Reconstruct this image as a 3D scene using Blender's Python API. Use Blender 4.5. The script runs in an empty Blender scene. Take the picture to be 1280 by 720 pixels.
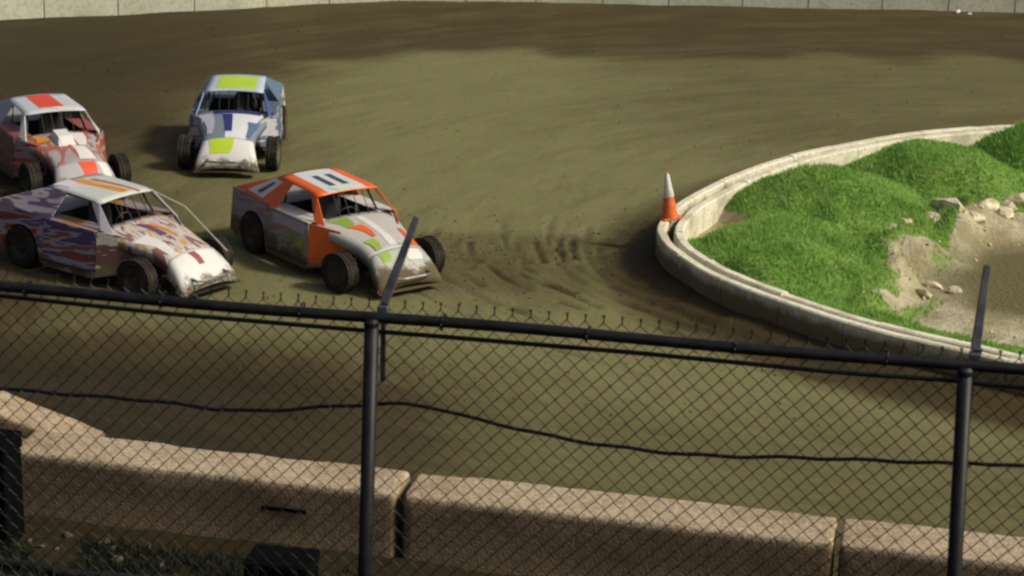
import bpy, bmesh, math, random
import numpy as np
from mathutils import Vector, Matrix
random.seed(7); rng = np.random.default_rng(7)
sc = bpy.context.scene
col = sc.collection

# ------------------------------------------------------------------ camera
PITCH, ROLL = math.atan(810 / 2600.0), 0.03
cam_data = bpy.data.cameras.new('camera'); cam = bpy.data.objects.new('camera', cam_data); col.objects.link(cam)
cam_data.sensor_width = 36.0; cam_data.lens = 36.0 * 2600 / 1280
cam_data.clip_start = 0.1; cam_data.clip_end = 3000
cam.matrix_world = Matrix.Translation((0, 0, 10.2)) @ Matrix.Rotation(math.pi / 2 - PITCH, 4, 'X') @ Matrix.Rotation(ROLL, 4, 'Z')
cam_data.dof.use_dof = True; cam_data.dof.focus_distance = 30.0; cam_data.dof.aperture_fstop = 9.0
sc.camera = cam

# ------------------------------------------------------------------ light
to_sun = Vector((0.645, -0.17, 0.60)).normalized()
EL = math.asin(to_sun.z); AZ = math.atan2(to_sun.x, to_sun.y)
world = bpy.data.worlds.new('World'); sc.world = world; world.use_nodes = True
wn = world.node_tree; bg = wn.nodes['Background']
sky = wn.nodes.new('ShaderNodeTexSky'); sky.sky_type = 'NISHITA'; sky.sun_disc = False
sky.sun_elevation = EL; sky.sun_rotation = AZ; sky.air_density = 0.7; sky.dust_density = 6.0; sky.ozone_density = 0.2
wn.links.new(sky.outputs[0], bg.inputs[0]); bg.inputs[1].default_value = 0.078
sun_d = bpy.data.lights.new('sun', 'SUN'); sun_d.energy = 3.0; sun_d.angle = math.radians(8.0); sun_d.color = (1.0, 0.96, 0.80)
sun = bpy.data.objects.new('sun', sun_d); col.objects.link(sun)
sun.rotation_euler = to_sun.to_track_quat('Z', 'Y').to_euler()
vs = sc.view_settings; vs.view_transform = 'Standard'; vs.look = 'None'; vs.exposure = -0.06; vs.gamma = 1.0; vs.use_curve_mapping = False
sc.cycles.pixel_filter_type = 'BLACKMAN_HARRIS'; sc.cycles.filter_width = 2.5
sc.cycles.max_bounces = 5

# ------------------------------------------------------------------ helpers
def tag(o, label=None, cat=None, group=None, kind=None):
    if label: o['label'] = label
    if cat: o['category'] = cat
    if group: o['group'] = group
    if kind: o['kind'] = kind
    return o

def mesh(name, verts, faces, mat=None, parent=None, smooth=False):
    me = bpy.data.meshes.new(name); me.from_pydata([tuple(v) for v in verts], [], [tuple(f) for f in faces]); me.update()
    if smooth: me.polygons.foreach_set('use_smooth', [True] * len(me.polygons))
    o = bpy.data.objects.new(name, me); col.objects.link(o)
    if mat: me.materials.append(mat)
    if parent: o.parent = parent
    return o

def empty(name, loc, rz=0.0):
    o = bpy.data.objects.new(name, None); col.objects.link(o); o.location = loc; o.rotation_euler = (0, 0, rz); o.empty_display_size = 0.2
    return o

class MB:
    def __init__(s): s.v = []; s.f = []
    def add(s, v, f):
        n = len(s.v); s.v += [tuple(p) for p in v]; s.f += [tuple(i + n for i in q) for q in f]; return s
    def box(s, c, size, m=None):
        x, y, z = [d / 2 for d in size]
        v = [Vector((sx * x, sy * y, sz * z)) for sx in (-1, 1) for sy in (-1, 1) for sz in (-1, 1)]
        if m: v = [m @ p for p in v]
        v = [p + Vector(c) for p in v]
        return s.add(v, [(0, 1, 3, 2), (4, 6, 7, 5), (0, 4, 5, 1), (2, 3, 7, 6), (0, 2, 6, 4), (1, 5, 7, 3)])
    def tube(s, pts, r, n=6, cap=True):
        pts = [Vector(p) for p in pts]; rings = []
        rr = r if isinstance(r, (list, tuple)) else [r] * len(pts)
        for i, p in enumerate(pts):
            d = (pts[min(i + 1, len(pts) - 1)] - pts[max(i - 1, 0)]).normalized()
            up = Vector((0, 0, 1)) if abs(d.z) < 0.9 else Vector((1, 0, 0))
            a = d.cross(up).normalized(); b = d.cross(a)
            rings.append([p + (a * math.cos(t) + b * math.sin(t)) * rr[i] for t in [2 * math.pi * k / n for k in range(n)]])
        v = [q for g in rings for q in g]; f = []
        for i in range(len(pts) - 1):
            for k in range(n):
                f.append((i * n + k, i * n + (k + 1) % n, (i + 1) * n + (k + 1) % n, (i + 1) * n + k))
        if cap: f += [tuple(range(n))[::-1], tuple(range((len(pts) - 1) * n, len(pts) * n))]
        return s.add(v, f)
    def plate(s, pts, t):
        pts = [Vector(p) for p in pts]; n = len(pts)
        nr = Vector((0, 0, 0))
        for i in range(n): nr += pts[i].cross(pts[(i + 1) % n])
        nr.normalize()
        v = [p + nr * t / 2 for p in pts] + [p - nr * t / 2 for p in pts]
        f = [tuple(range(n)), tuple(range(2 * n - 1, n - 1, -1))] + [(i, i + n, (i + 1) % n + n, (i + 1) % n) for i in range(n)]
        return s.add(v, f)
    def lathe(s, prof, axis_c, n=24):      # profile (r, y) about the y axis through axis_c
        c = Vector(axis_c); m = len(prof); v = []; f = []
        for k in range(n):
            a = 2 * math.pi * k / n
            for r, y in prof: v.append(c + Vector((r * math.cos(a), y, r * math.sin(a))))
        for k in range(n):
            for j in range(m - 1):
                f.append((k * m + j, k * m + j + 1, ((k + 1) % n) * m + j + 1, ((k + 1) % n) * m + j))
        return s.add(v, f)
    def sheet(s, grid, t):                 # grid[i][j] of points -> thin solid sheet
        R, Cn = len(grid), len(grid[0]); G = [[Vector(p) for p in row] for row in grid]
        def nrm(i, j):
            a = G[min(i + 1, R - 1)][j] - G[max(i - 1, 0)][j]; b = G[i][min(j + 1, Cn - 1)] - G[i][max(j - 1, 0)]
            q = a.cross(b); return q.normalized() if q.length > 1e-9 else Vector((0, 0, 1))
        top = [G[i][j] for i in range(R) for j in range(Cn)]
        bot = [G[i][j] - nrm(i, j) * t for i in range(R) for j in range(Cn)]
        N = R * Cn; f = []
        for i in range(R - 1):
            for j in range(Cn - 1):
                q = (i * Cn + j, i * Cn + j + 1, (i + 1) * Cn + j + 1, (i + 1) * Cn + j)
                f.append(q); f.append(tuple(N + k for k in q[::-1]))
        rim = [j for j in range(Cn)] + [i * Cn + Cn - 1 for i in range(1, R)] + [(R - 1) * Cn + j for j in range(Cn - 2, -1, -1)] + [i * Cn for i in range(R - 2, 0, -1)]
        for k in range(len(rim)):
            a, b = rim[k], rim[(k + 1) % len(rim)]; f.append((a, a + N, b + N, b))
        return s.add(top + bot, f)
    def build(s, name, mat, parent=None, smooth=False, bevel=0.0):
        o = mesh(name, s.v, s.f, mat, parent, smooth)
        bm = bmesh.new(); bm.from_mesh(o.data); bmesh.ops.recalc_face_normals(bm, faces=bm.faces)
        if bevel: bmesh.ops.bevel(bm, geom=list(bm.edges), offset=bevel, segments=1, affect='EDGES', profile=0.5)
        bm.to_mesh(o.data); bm.free()
        if smooth: o.data.polygons.foreach_set('use_smooth', [True] * len(o.data.polygons))
        return o

# value noise in numpy (smooth lattice noise), 2-D
_lat = rng.random((256, 256))
def vnoise(x, y):
    x = np.asarray(x, float); y = np.asarray(y, float)
    xi = np.floor(x).astype(int); yi = np.floor(y).astype(int); fx = x - xi; fy = y - yi
    fx = fx * fx * (3 - 2 * fx); fy = fy * fy * (3 - 2 * fy)
    g = lambda a, b: _lat[a & 255, b & 255]
    return (g(xi, yi) * (1 - fx) + g(xi + 1, yi) * fx) * (1 - fy) + (g(xi, yi + 1) * (1 - fx) + g(xi + 1, yi + 1) * fx) * fy
def fbm(x, y, o=4):
    s = 0; a = 0.5
    for k in range(o): s = s + a * (vnoise(x * 2 ** k + 17 * k, y * 2 ** k + 31 * k) - 0.5); a *= 0.5
    return s
def sstep(a, b, x):
    t = np.clip((x - a) / (b - a), 0, 1); return t * t * (3 - 2 * t)

def catmull(P, step):
    P = [np.array(p, float) for p in P]; out = []
    Q = [2 * P[0] - P[1]] + P + [2 * P[-1] - P[-2]]
    for i in range(1, len(Q) - 2):
        for t in np.linspace(0, 1, 24, endpoint=False):
            a, b, c, d = Q[i - 1:i + 3]
            out.append(0.5 * ((2 * b) + (-a + c) * t + (2 * a - 5 * b + 4 * c - d) * t * t + (-a + 3 * b - 3 * c + d) * t ** 3))
    out.append(P[-1]); out = np.array(out)
    L = np.concatenate([[0], np.cumsum(np.linalg.norm(np.diff(out, axis=0), axis=1))])
    n = max(2, int(round(L[-1] / step)) + 1); s = np.linspace(0, L[-1], n)
    return np.stack([np.interp(s, L, out[:, k]) for k in range(2)], 1)
def poly_dist(X, Y, P):
    d = np.full(X.shape, 1e9)
    for a, b in zip(P[:-1], P[1:]):
        ab = b - a; t = np.clip(((X - a[0]) * ab[0] + (Y - a[1]) * ab[1]) / (ab @ ab), 0, 1)
        d = np.minimum(d, np.hypot(X - a[0] - t * ab[0], Y - a[1] - t * ab[1]))
    return d
def inside(X, Y, P):
    r = np.zeros(X.shape, bool); n = len(P)
    for i in range(n):
        x1, y1 = P[i]; x2, y2 = P[(i + 1) % n]
        c = ((y1 > Y) != (y2 > Y)) & (X < (x2 - x1) * (Y - y1) / (y2 - y1 + 1e-12) + x1); r ^= c
    return r
def offset(P, d):   # to the left of the path
    T = np.gradient(P, axis=0); T /= np.linalg.norm(T, axis=1)[:, None]
    return P + d * np.stack([-T[:, 1], T[:, 0]], 1)

# ------------------------------------------------------------------ materials
def new_mat(name, spec=0.12):
    m = bpy.data.materials.new(name); m.use_nodes = True
    b = m.node_tree.nodes['Principled BSDF']; b.inputs['Specular IOR Level'].default_value = spec
    return m, m.node_tree, b
def N(nt, t, **kw):
    n = nt.nodes.new(t)
    for k, v in kw.items(): setattr(n, k, v)
    return n
def mixc(nt, fac, a, b, mode='MIX'):
    m = N(nt, 'ShaderNodeMix', data_type='RGBA', blend_type=mode)
    for s, v in ((0, fac), (6, a), (7, b)):
        if isinstance(v, bpy.types.NodeSocket): nt.links.new(v, m.inputs[s])
        elif s == 0: m.inputs[0].default_value = v
        else: m.inputs[s].default_value = (*v, 1)
    return m.outputs[2]
def mrange(nt, v, a, b, c=0.0, d=1.0, smooth=True):
    m = N(nt, 'ShaderNodeMapRange', interpolation_type='SMOOTHSTEP' if smooth else 'LINEAR')
    nt.links.new(v, m.inputs[0])
    for i, x in enumerate((a, b, c, d)): m.inputs[i + 1].default_value = x
    return m.outputs[0]
def math_n(nt, op, a, b=0.0, clamp=False):
    m = N(nt, 'ShaderNodeMath', operation=op, use_clamp=clamp)
    for i, v in enumerate((a, b)):
        if isinstance(v, bpy.types.NodeSocket): nt.links.new(v, m.inputs[i])
        else: m.inputs[i].default_value = v
    return m.outputs[0]
def noise(nt, scale, detail=4, rough=0.55, vec=None, sc3=None):
    n = N(nt, 'ShaderNodeTexNoise'); n.inputs['Scale'].default_value = scale; n.inputs['Detail'].default_value = detail; n.inputs['Roughness'].default_value = rough
    if vec is None: vec = N(nt, 'ShaderNodeTexCoord').outputs['Object']
    if sc3:
        mp = N(nt, 'ShaderNodeMapping'); mp.inputs['Scale'].default_value = sc3; nt.links.new(vec, mp.inputs[0]); vec = mp.outputs[0]
    nt.links.new(vec, n.inputs['Vector']); return n.outputs[0]
def bump(nt, bs, h, strength, dist):
    b = N(nt, 'ShaderNodeBump'); b.inputs['Strength'].default_value = strength; b.inputs['Distance'].default_value = dist
    nt.links.new(h, b.inputs['Height']); nt.links.new(b.outputs[0], bs.inputs['Normal'])

MUD = (0.115, 0.088, 0.045)
_pc = {}
def paint(c, mud=0.35, rough=0.38):
    key = ('p', c, mud, rough)
    if key in _pc: return _pc[key]
    m, nt, bs = new_mat('paint', 0.45); tc = N(nt, 'ShaderNodeTexCoord').outputs['Object']
    sp = N(nt, 'ShaderNodeSeparateXYZ'); nt.links.new(tc, sp.inputs[0])
    n1 = noise(nt, 3.0, 6, 0.65, tc); n2 = noise(nt, 22.0, 3, 0.6, tc)
    low = mrange(nt, sp.outputs[2], 0.75, 0.1, 0.0, 0.5)
    k = math_n(nt, 'ADD', math_n(nt, 'ADD', n1, low), math_n(nt, 'MULTIPLY', n2, 0.35))
    k = mrange(nt, k, 1.0 - mud * 0.75, 1.35 - mud * 0.75)
    k = math_n(nt, 'MAXIMUM', k, mrange(nt, noise(nt, 55.0, 2, 0.5, tc), 0.70 - 0.12 * mud, 0.74 - 0.12 * mud, 0.0, 0.8))
    film = math_n(nt, 'MAXIMUM', k, 0.06 + 0.2 * mud)
    nt.links.new(mixc(nt, film, c, MUD), bs.inputs['Base Color'])
    nt.links.new(mrange(nt, k, 0, 1, rough, 0.9), bs.inputs['Roughness'])
    bump(nt, bs, noise(nt, 2.6, 2, 0.4, tc), 0.25, 0.05)
    _pc[key] = m; return m
def streak(name, cols, mud=0.4, sc3=(0.7, 1.0, 4.5), seed=0.0):
    m, nt, bs = new_mat(name, 0.45); tc = N(nt, 'ShaderNodeTexCoord').outputs['Object']
    mp = N(nt, 'ShaderNodeMapping'); mp.inputs['Location'].default_value = (seed, seed * 2, seed); mp.inputs['Rotation'].default_value = (0, 0.12, 0); nt.links.new(tc, mp.inputs[0])
    n = noise(nt, 1.6, 2, 0.5, mp.outputs[0], sc3)
    cr = N(nt, 'ShaderNodeValToRGB'); cr.color_ramp.interpolation = 'CONSTANT'; nt.links.new(n, cr.inputs[0])
    el = cr.color_ramp.elements; k = len(cols)
    while len(el) < k: el.new(0.5)
    for i, c in enumerate(cols):
        el[i].position = 0.0 if i == 0 else 0.30 + 0.40 * (i - 1) / max(1, k - 2); el[i].color = (*c, 1)
    sp = N(nt, 'ShaderNodeSeparateXYZ'); nt.links.new(tc, sp.inputs[0])
    n1 = noise(nt, 3.5, 6, 0.65, tc); low = mrange(nt, sp.outputs[2], 0.75, 0.1, 0.0, 0.5)
    kk = mrange(nt, math_n(nt, 'ADD', n1, low), 1.0 - mud, 1.3 - mud)
    kk = math_n(nt, 'MAXIMUM', kk, 0.25)
    nt.links.new(mixc(nt, kk, cr.outputs[0], MUD), bs.inputs['Base Color'])
    nt.links.new(mrange(nt, kk, 0, 1, 0.4, 0.9), bs.inputs['Roughness']); bump(nt, bs, noise(nt, 2.6, 2, 0.4, tc), 0.3, 0.05)
    return m
def simple(name, c, rough=0.7, metal=0.0, var=0.25, scale=8.0, bmp=0.0, bd=0.01):
    m, nt, bs = new_mat(name, 0.3); n = noise(nt, scale, 5, 0.6)
    a = tuple(x * (1 - var) for x in c); b = tuple(min(1, x * (1 + var)) for x in c)
    nt.links.new(mixc(nt, mrange(nt, n, 0.3, 0.7), a, b), bs.inputs['Base Color'])
    bs.inputs['Roughness'].default_value = rough; bs.inputs['Metallic'].default_value = metal
    if bmp: bump(nt, bs, noise(nt, scale * 5, 4), bmp, bd)
    return m

M = {}
M['tyre'] = simple('tyre_rubber', (0.030, 0.025, 0.019), 0.9, 0, 0.5, 6, 0.4)
M['dark'] = simple('dark_frame', (0.03, 0.028, 0.026), 0.6, 0, 0.4)
M['rim'] = simple('wheel_rim', (0.06, 0.054, 0.043), 0.7, 0.2, 0.4)
M['steel'] = simple('bare_steel', (0.2, 0.19, 0.17), 0.5, 0.6, 0.3)
M['black_steel'] = simple('black_coated_steel', (0.009, 0.009, 0.0105), 0.5, 0, 0.5, 14)
M['arm_steel'] = simple('weathered_grey_steel', (0.10, 0.10, 0.115), 0.5, 0.4, 0.4, 14)
M['black_plastic'] = simple('black_plastic', (0.003, 0.003, 0.0034), 0.9, 0, 0.3)
M['black_plastic'].node_tree.nodes['Principled BSDF'].inputs['Specular IOR Level'].default_value = 0.04
M['cable'] = simple('black_cable', (0.012, 0.011, 0.011), 0.7, 0, 0.3)
M['cone_orange'] = simple('cone_orange', (0.72, 0.17, 0.045), 0.5, 0, 0.15, 12)
M['cone_white'] = simple('cone_white', (0.78, 0.76, 0.74), 0.45, 0, 0.08, 12)
M['stone'] = simple('pale_stone', (0.62, 0.55, 0.38), 0.9, 0, 0.45, 3, 0.5, 0.03)
M['rubble'] = simple('brown_stone', (0.11, 0.085, 0.055), 0.95, 0, 0.4, 6, 0.5, 0.03)

def concrete(name, c, stain, scale=1.0, rough=0.9, pit=0.35, pd=0.01, agg=0):
    m, nt, bs = new_mat(name); tc = N(nt, 'ShaderNodeTexCoord').outputs['Object']
    n1 = noise(nt, 1.1 * scale, 6, 0.65, tc); n2 = noise(nt, 14 * scale, 5, 0.65, tc); n3 = noise(nt, 60 * scale, 3, 0.6, tc)
    c1 = mixc(nt, mrange(nt, n1, 0.42, 0.72), c, stain)
    c2 = mixc(nt, mrange(nt, n2, 0.45, 0.75, 0, 0.6), c1, tuple(x * 0.45 for x in stain))
    nt.links.new(c2, bs.inputs['Base Color']); bs.inputs['Roughness'].default_value = rough
    hgt_ = math_n(nt, 'ADD', n2, math_n(nt, 'MULTIPLY', n3, 0.5))
    if agg:
        vo = N(nt, 'ShaderNodeTexVoronoi'); vo.inputs['Scale'].default_value = agg; nt.links.new(tc, vo.inputs['Vector'])
        nt.links.new(mixc(nt, 0.28, c2, mixc(nt, mrange(nt, vo.outputs['Color'], 0.2, 0.8), tuple(x * .35 for x in stain), tuple(min(1, x * 1.35) for x in c))), bs.inputs['Base Color'])
        hgt_ = math_n(nt, 'SUBTRACT', hgt_, math_n(nt, 'MULTIPLY', vo.outputs['Distance'], 0.6))
    bump(nt, bs, hgt_, pit, pd)
    return m
M['wall_white'] = concrete('whitewashed_concrete', (0.60, 0.60, 0.47), (0.46, 0.46, 0.34), 0.7)
M['kerb'] = concrete('infield_concrete', (0.80, 0.76, 0.60), (0.46, 0.42, 0.30), 1.3)
M['kerb_muddy'] = concrete('mud_splashed_concrete', (0.78, 0.74, 0.58), (0.56, 0.51, 0.37), 1.0)
_nt = M['kerb_muddy'].node_tree; _bs = _nt.nodes['Principled BSDF']; _src = _bs.inputs['Base Color'].links[0].from_socket
_tc = N(_nt, 'ShaderNodeTexCoord').outputs['Object']; _sp = N(_nt, 'ShaderNodeSeparateXYZ'); _nt.links.new(_tc, _sp.inputs[0])
_k = math_n(_nt, 'ADD', mrange(_nt, _sp.outputs[2], 0.60, 0.30, 0.0, 1.0, False), math_n(_nt, 'MULTIPLY', math_n(_nt, 'SUBTRACT', noise(_nt, 3.0, 5, 0.65, _tc), 0.5), 1.3))
_nt.links.new(mixc(_nt, mrange(_nt, _k, 0.1, 0.8), _src, (0.20, 0.165, 0.09)), _bs.inputs['Base Color'])
def shade_grime(mat, z0, z1, c, amp=0.9):  # brown coating below the top edge that also paints shade onto the face
    nt = mat.node_tree; bs = nt.nodes['Principled BSDF']; src = bs.inputs['Base Color'].links[0].from_socket
    tc = N(nt, 'ShaderNodeTexCoord').outputs['Object']; sp = N(nt, 'ShaderNodeSeparateXYZ'); nt.links.new(tc, sp.inputs[0])
    k = math_n(nt, 'ADD', mrange(nt, sp.outputs[2], z0, z1, 0.0, 1.0, False), math_n(nt, 'MULTIPLY', math_n(nt, 'SUBTRACT', noise(nt, 4.0, 6, 0.7, tc), 0.5), amp))
    c2 = mixc(nt, noise(nt, 9.0, 4, 0.6, tc), c, tuple(x * 0.45 for x in c))
    nt.links.new(mixc(nt, mrange(nt, k, 0.25, 0.75, 0, 0.92), src, c2), bs.inputs['Base Color'])
M['barrier'] = concrete('rough_barrier_concrete', (0.49, 0.39, 0.27), (0.32, 0.235, 0.145), 1.4, 0.95, 0.6, 0.02, 42); shade_grime(M['barrier'], 0.47, 0.36, (0.26, 0.185, 0.11), 0.6)

# dirt of the track: dry to dark from a per-vertex value of moisture plus painted light fall-off, clods from noise
m, nt, bs = new_mat('track_dirt')
at = N(nt, 'ShaderNodeAttribute', attribute_name='damp'); tc = N(nt, 'ShaderNodeTexCoord').outputs['Object']
n1 = noise(nt, 0.55, 5, 0.6, tc); n2 = noise(nt, 7.0, 5, 0.65, tc); n3 = noise(nt, 38.0, 3, 0.7, tc)
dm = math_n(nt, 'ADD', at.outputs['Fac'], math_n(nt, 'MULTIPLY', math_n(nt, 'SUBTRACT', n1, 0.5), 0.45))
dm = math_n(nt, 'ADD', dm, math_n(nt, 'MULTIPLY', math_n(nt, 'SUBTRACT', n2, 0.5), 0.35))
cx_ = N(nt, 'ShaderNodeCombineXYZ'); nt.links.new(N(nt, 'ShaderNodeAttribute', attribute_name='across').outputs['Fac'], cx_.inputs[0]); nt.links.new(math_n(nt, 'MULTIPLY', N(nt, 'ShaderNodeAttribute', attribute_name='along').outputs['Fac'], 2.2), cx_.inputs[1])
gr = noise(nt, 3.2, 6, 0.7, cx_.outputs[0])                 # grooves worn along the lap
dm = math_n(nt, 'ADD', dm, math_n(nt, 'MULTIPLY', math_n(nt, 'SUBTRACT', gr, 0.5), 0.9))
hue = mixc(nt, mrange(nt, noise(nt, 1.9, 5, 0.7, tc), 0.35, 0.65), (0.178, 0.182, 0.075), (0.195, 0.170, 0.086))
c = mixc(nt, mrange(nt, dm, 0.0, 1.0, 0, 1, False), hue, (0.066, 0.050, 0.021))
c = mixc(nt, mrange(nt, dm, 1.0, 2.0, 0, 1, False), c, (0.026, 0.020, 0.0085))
c = mixc(nt, mrange(nt, n3, 0.5, 0.8, 0, 0.5), c, (0.05, 0.04, 0.018))
nt.links.new(c, bs.inputs['Base Color'])
nt.links.new(mrange(nt, dm, 0.3, 1.1, 0.95, 0.75), bs.inputs['Roughness'])
bump(nt, bs, math_n(nt, 'ADD', math_n(nt, 'ADD', n2, math_n(nt, 'MULTIPLY', n3, 0.4)), math_n(nt, 'MULTIPLY', gr, 0.9)), 0.5, 0.05)
M['dirt'] = m

# infield soil: green attribute picks grass thatch or pale earth or mud
m, nt, bs = new_mat('infield_soil')
ag = N(nt, 'ShaderNodeAttribute', attribute_name='green'); am = N(nt, 'ShaderNodeAttribute', attribute_name='mud'); tc = N(nt, 'ShaderNodeTexCoord').outputs['Object']
n1 = noise(nt, 1.6, 6, 0.65, tc); n2 = noise(nt, 9.0, 5, 0.65, tc)
earth = mixc(nt, mrange(nt, n1, 0.35, 0.7), (0.42, 0.37, 0.21), (0.72, 0.65, 0.46))
earth = mixc(nt, am.outputs['Fac'], earth, (0.19, 0.17, 0.075))
g = mixc(nt, n2, (0.21, 0.36, 0.075), (0.29, 0.43, 0.10))
gm = math_n(nt, 'ADD', ag.outputs['Fac'], math_n(nt, 'MULTIPLY', math_n(nt, 'SUBTRACT', n2, 0.5), 0.7))
nt.links.new(mixc(nt, mrange(nt, gm, 0.35, 0.65), earth, g), bs.inputs['Base Color'])
bs.inputs['Roughness'].default_value = 0.95
bump(nt, bs, math_n(nt, 'ADD', n2, math_n(nt, 'MULTIPLY', noise(nt, 30.0, 4, 0.7, tc), 0.5)), 1.0, 0.10)
M['infield'] = m
m, nt, bs = new_mat('grass_blades'); tc = N(nt, 'ShaderNodeTexCoord').outputs['Object']
n1 = noise(nt, 0.9, 4, 0.6, tc); n2 = noise(nt, 17.0, 3, 0.6, tc)
c = mixc(nt, mrange(nt, n1, 0.35, 0.68), (0.22, 0.41, 0.085), (0.37, 0.58, 0.15))
c = mixc(nt, mrange(nt, n2, 0.55, 0.8, 0, 0.7), c, (0.40, 0.38, 0.17))
c = mixc(nt, mrange(nt, noise(nt, 2.4, 5, 0.7, tc), 0.52, 0.72, 0, 0.6), c, (0.36, 0.42, 0.17))
nt.links.new(c, bs.inputs['Base Color']); bs.inputs['Roughness'].default_value = 0.6
tr = N(nt, 'ShaderNodeBsdfTranslucent'); nt.links.new(c, tr.inputs[0]); mx = N(nt, 'ShaderNodeMixShader'); mx.inputs[0].default_value = 0.45
nt.links.new(bs.outputs[0], mx.inputs[1]); nt.links.new(tr.outputs[0], mx.inputs[2]); nt.links.new(mx.outputs[0], nt.nodes['Material Output'].inputs[0])
M['grass'] = m
m, nt, bs = new_mat('muddy_water', 0.5)
bs.inputs['Base Color'].default_value = (0.19, 0.17, 0.08, 1); bs.inputs['Roughness'].default_value = 0.25; bs.inputs['IOR'].default_value = 1.33
bump(nt, bs, noise(nt, 3.0, 3), 0.06, 0.05); M['water'] = m

# ------------------------------------------------------------------ layout curves
WALL = catmull([(30, 44.4), (24, 44.8), (17, 44.75), (13.5, 44.35), (10.87, 43.75), (9.96, 43.47), (8.09, 42.54), (5.67, 40.52), (4.21, 38.65), (3.16, 36.78), (2.75, 35.79), (2.46, 34.65),
                (2.50, 33.7), (2.72, 32.95), (3.14, 31.95), (4.03, 30.72), (5.3, 29.35), (6.49, 28.48), (7.29, 27.92), (9.2, 27.0), (13, 25.8), (19, 24.4), (26, 23)], 0.25)
FAR = catmull([(40, 61.9), (22, 61.85), (15.18, 61.8), (12.14, 61.75), (5.98, 61.6), (0.46, 61.2), (-3.2, 60.7), (-6.09, 59.7), (-7.8, 58.6), (-11.37, 57.0), (-14.19, 55.65), (-18, 52.6), (-21.8, 49.0), (-24.4, 44.0), (-25.5, 38.0)], 0.5)
BO = np.array([0.0, 17.97]); BU = np.array([8.57, -1.75]); BU /= np.linalg.norm(BU); BN = np.array([-BU[1], BU[0]])   # near barrier line, BN points to the track
RUTS = [[(-0.79, 35.39), (-0.71, 34.5), (-0.58, 34.12)], [(-0.85, 33.38), (-0.67, 33.07), (-0.5, 32.76)], [(0.0, 35.48), (0.08, 34.76), (0.2, 34.2)],
        [(0.39, 35.52), (0.45, 34.89), (0.54, 34.23)], [(0.77, 35.66), (0.82, 35.02), (0.91, 34.38)], [(1.05, 35.78), (1.03, 35.13), (1.06, 34.48)],
        [(1.07, 34.0), (1.3, 33.52), (1.67, 32.9), (2.38, 32.04), (3.22, 30.94), (4.4, 29.4)], [(-0.03, 31.65), (0.2, 31.45)], [(0.75, 32.03), (1.16, 31.69)], [(1.58, 31.73), (1.89, 31.54)],
        [(-1.4, 36.2), (-1.45, 35.2), (-1.2, 34.4)], [(0.1, 33.6), (0.5, 33.0), (1.0, 32.5)], [(1.5, 35.2), (1.5, 34.2), (1.8, 33.3), (2.5, 32.3)], [(-0.4, 33.9), (-0.1, 33.2), (0.3, 32.6)],
        [(-0.2, 36.6), (-0.1, 35.0), (0.5, 33.2), (1.6, 31.6), (3.0, 30.2), (4.6, 28.6)], [(0.7, 37.3), (0.62, 35.2), (1.05, 33.3), (1.9, 32.0), (3.3, 30.5), (5.0, 28.9)], [(-1.9, 36.0), (-1.6, 34.2), (-0.6, 32.3), (0.9, 30.6), (2.6, 29.0)], [(1.35, 36.6), (1.25, 34.9), (1.7, 33.0), (2.6, 31.6), (4.0, 30.0)], [(-2.6, 34.6), (-1.6, 32.4), (0.2, 30.2), (2.0, 28.6)]]

# ------------------------------------------------------------------ ground
def bank(s):
    up = 1.75 * (1 - np.clip(s / 9.5, 0, 1)); up = np.where(s > 7.5, 1.75 * 0.2105 * (np.clip(9.9 - s, 0, 2.4) / 2.4) ** 2, up)
    near = 1.95 + 3.15 * sstep(-2.4, -8.2, s)
    return np.where(s > 0, np.where(s > 9.9, 0, up), near)
def spaced(parts):
    out = []
    for a, b, d in parts: out += list(np.arange(a, b - 1e-6, d))
    return np.array(out + [parts[-1][1]])
xs = spaced([(-600, -60, 60), (-60, -26, 2), (-26, -9, 0.3), (-9, -4, 0.12), (-4, 3.2, 0.05), (3.2, 8, 0.12), (8, 18, 0.3), (18, 60, 2), (60, 600, 60)])
ys = spaced([(-200, -20, 20), (-20, 14, 1), (14, 28, 0.14), (28, 37.5, 0.055), (37.5, 46, 0.14), (46, 64, 0.2), (64, 100, 3), (100, 1000, 90)])
X, Y = np.meshgrid(xs, ys)
S = (X - BO[0]) * BN[0] + (Y - BO[1]) * BN[1]
near_zone = sstep(70, 50, np.abs(X))
Z = bank(S) * near_zone
dW = poly_dist(X, Y, WALL[::3]); dF = poly_dist(X, Y, FAR[::3])
# lap-direction streaks: distance to the inner wall is the across-track coordinate
ang = np.arctan2(Y - 34.6, X - 6.0)
Z += 0.05 * fbm(dW * 2.2, ang * 5, 3) * sstep(0.2, 1.0, S) + 0.03 * fbm(X * 1.3, Y * 1.3, 4)
Z += 0.09 * fbm(X * 2.1, Y * 2.1, 4) * sstep(0.3, -0.3, S)
# rough cushion by the far wall, berm by the inner wall
Z += 0.12 * sstep(9, 3, dF) * fbm(dF * 1.1, ang * 14, 4)
damp = 0.95 * sstep(9.4, 7.2, dF - 1.2 * fbm(X * 0.25, Y * 0.25, 3) * 4) * sstep(-6, 6, X + 30)
damp = np.maximum(damp, 0.95 * sstep(7.0, 1.5, S) * sstep(0, .2, S))
damp = np.maximum(damp, 1.45 * sstep(-2.0, -11.5, X - 0.05 * (Y - 40) + 3 * fbm(X * .3, Y * .3, 3)))  # light fall-off to the left, painted as darker dirt
damp = np.maximum(damp, 0.50 * sstep(-1, 6, X) * sstep(40, 46, Y))  # far right darkened so the paler middle reads as a lit pool
damp = np.maximum(damp, 1.85 * sstep(2.5, -4.5, X) * sstep(12.5, 8, S) * sstep(0, .2, S))  # the same fall-off of light painted over the near left
damp = np.maximum(damp, 0.40 * sstep(11.5, 8, S))
damp = np.maximum(damp, 2.2 * sstep(0.3, 0.0, S))  # near strip coloured dark for the shade that lies on it
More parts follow.
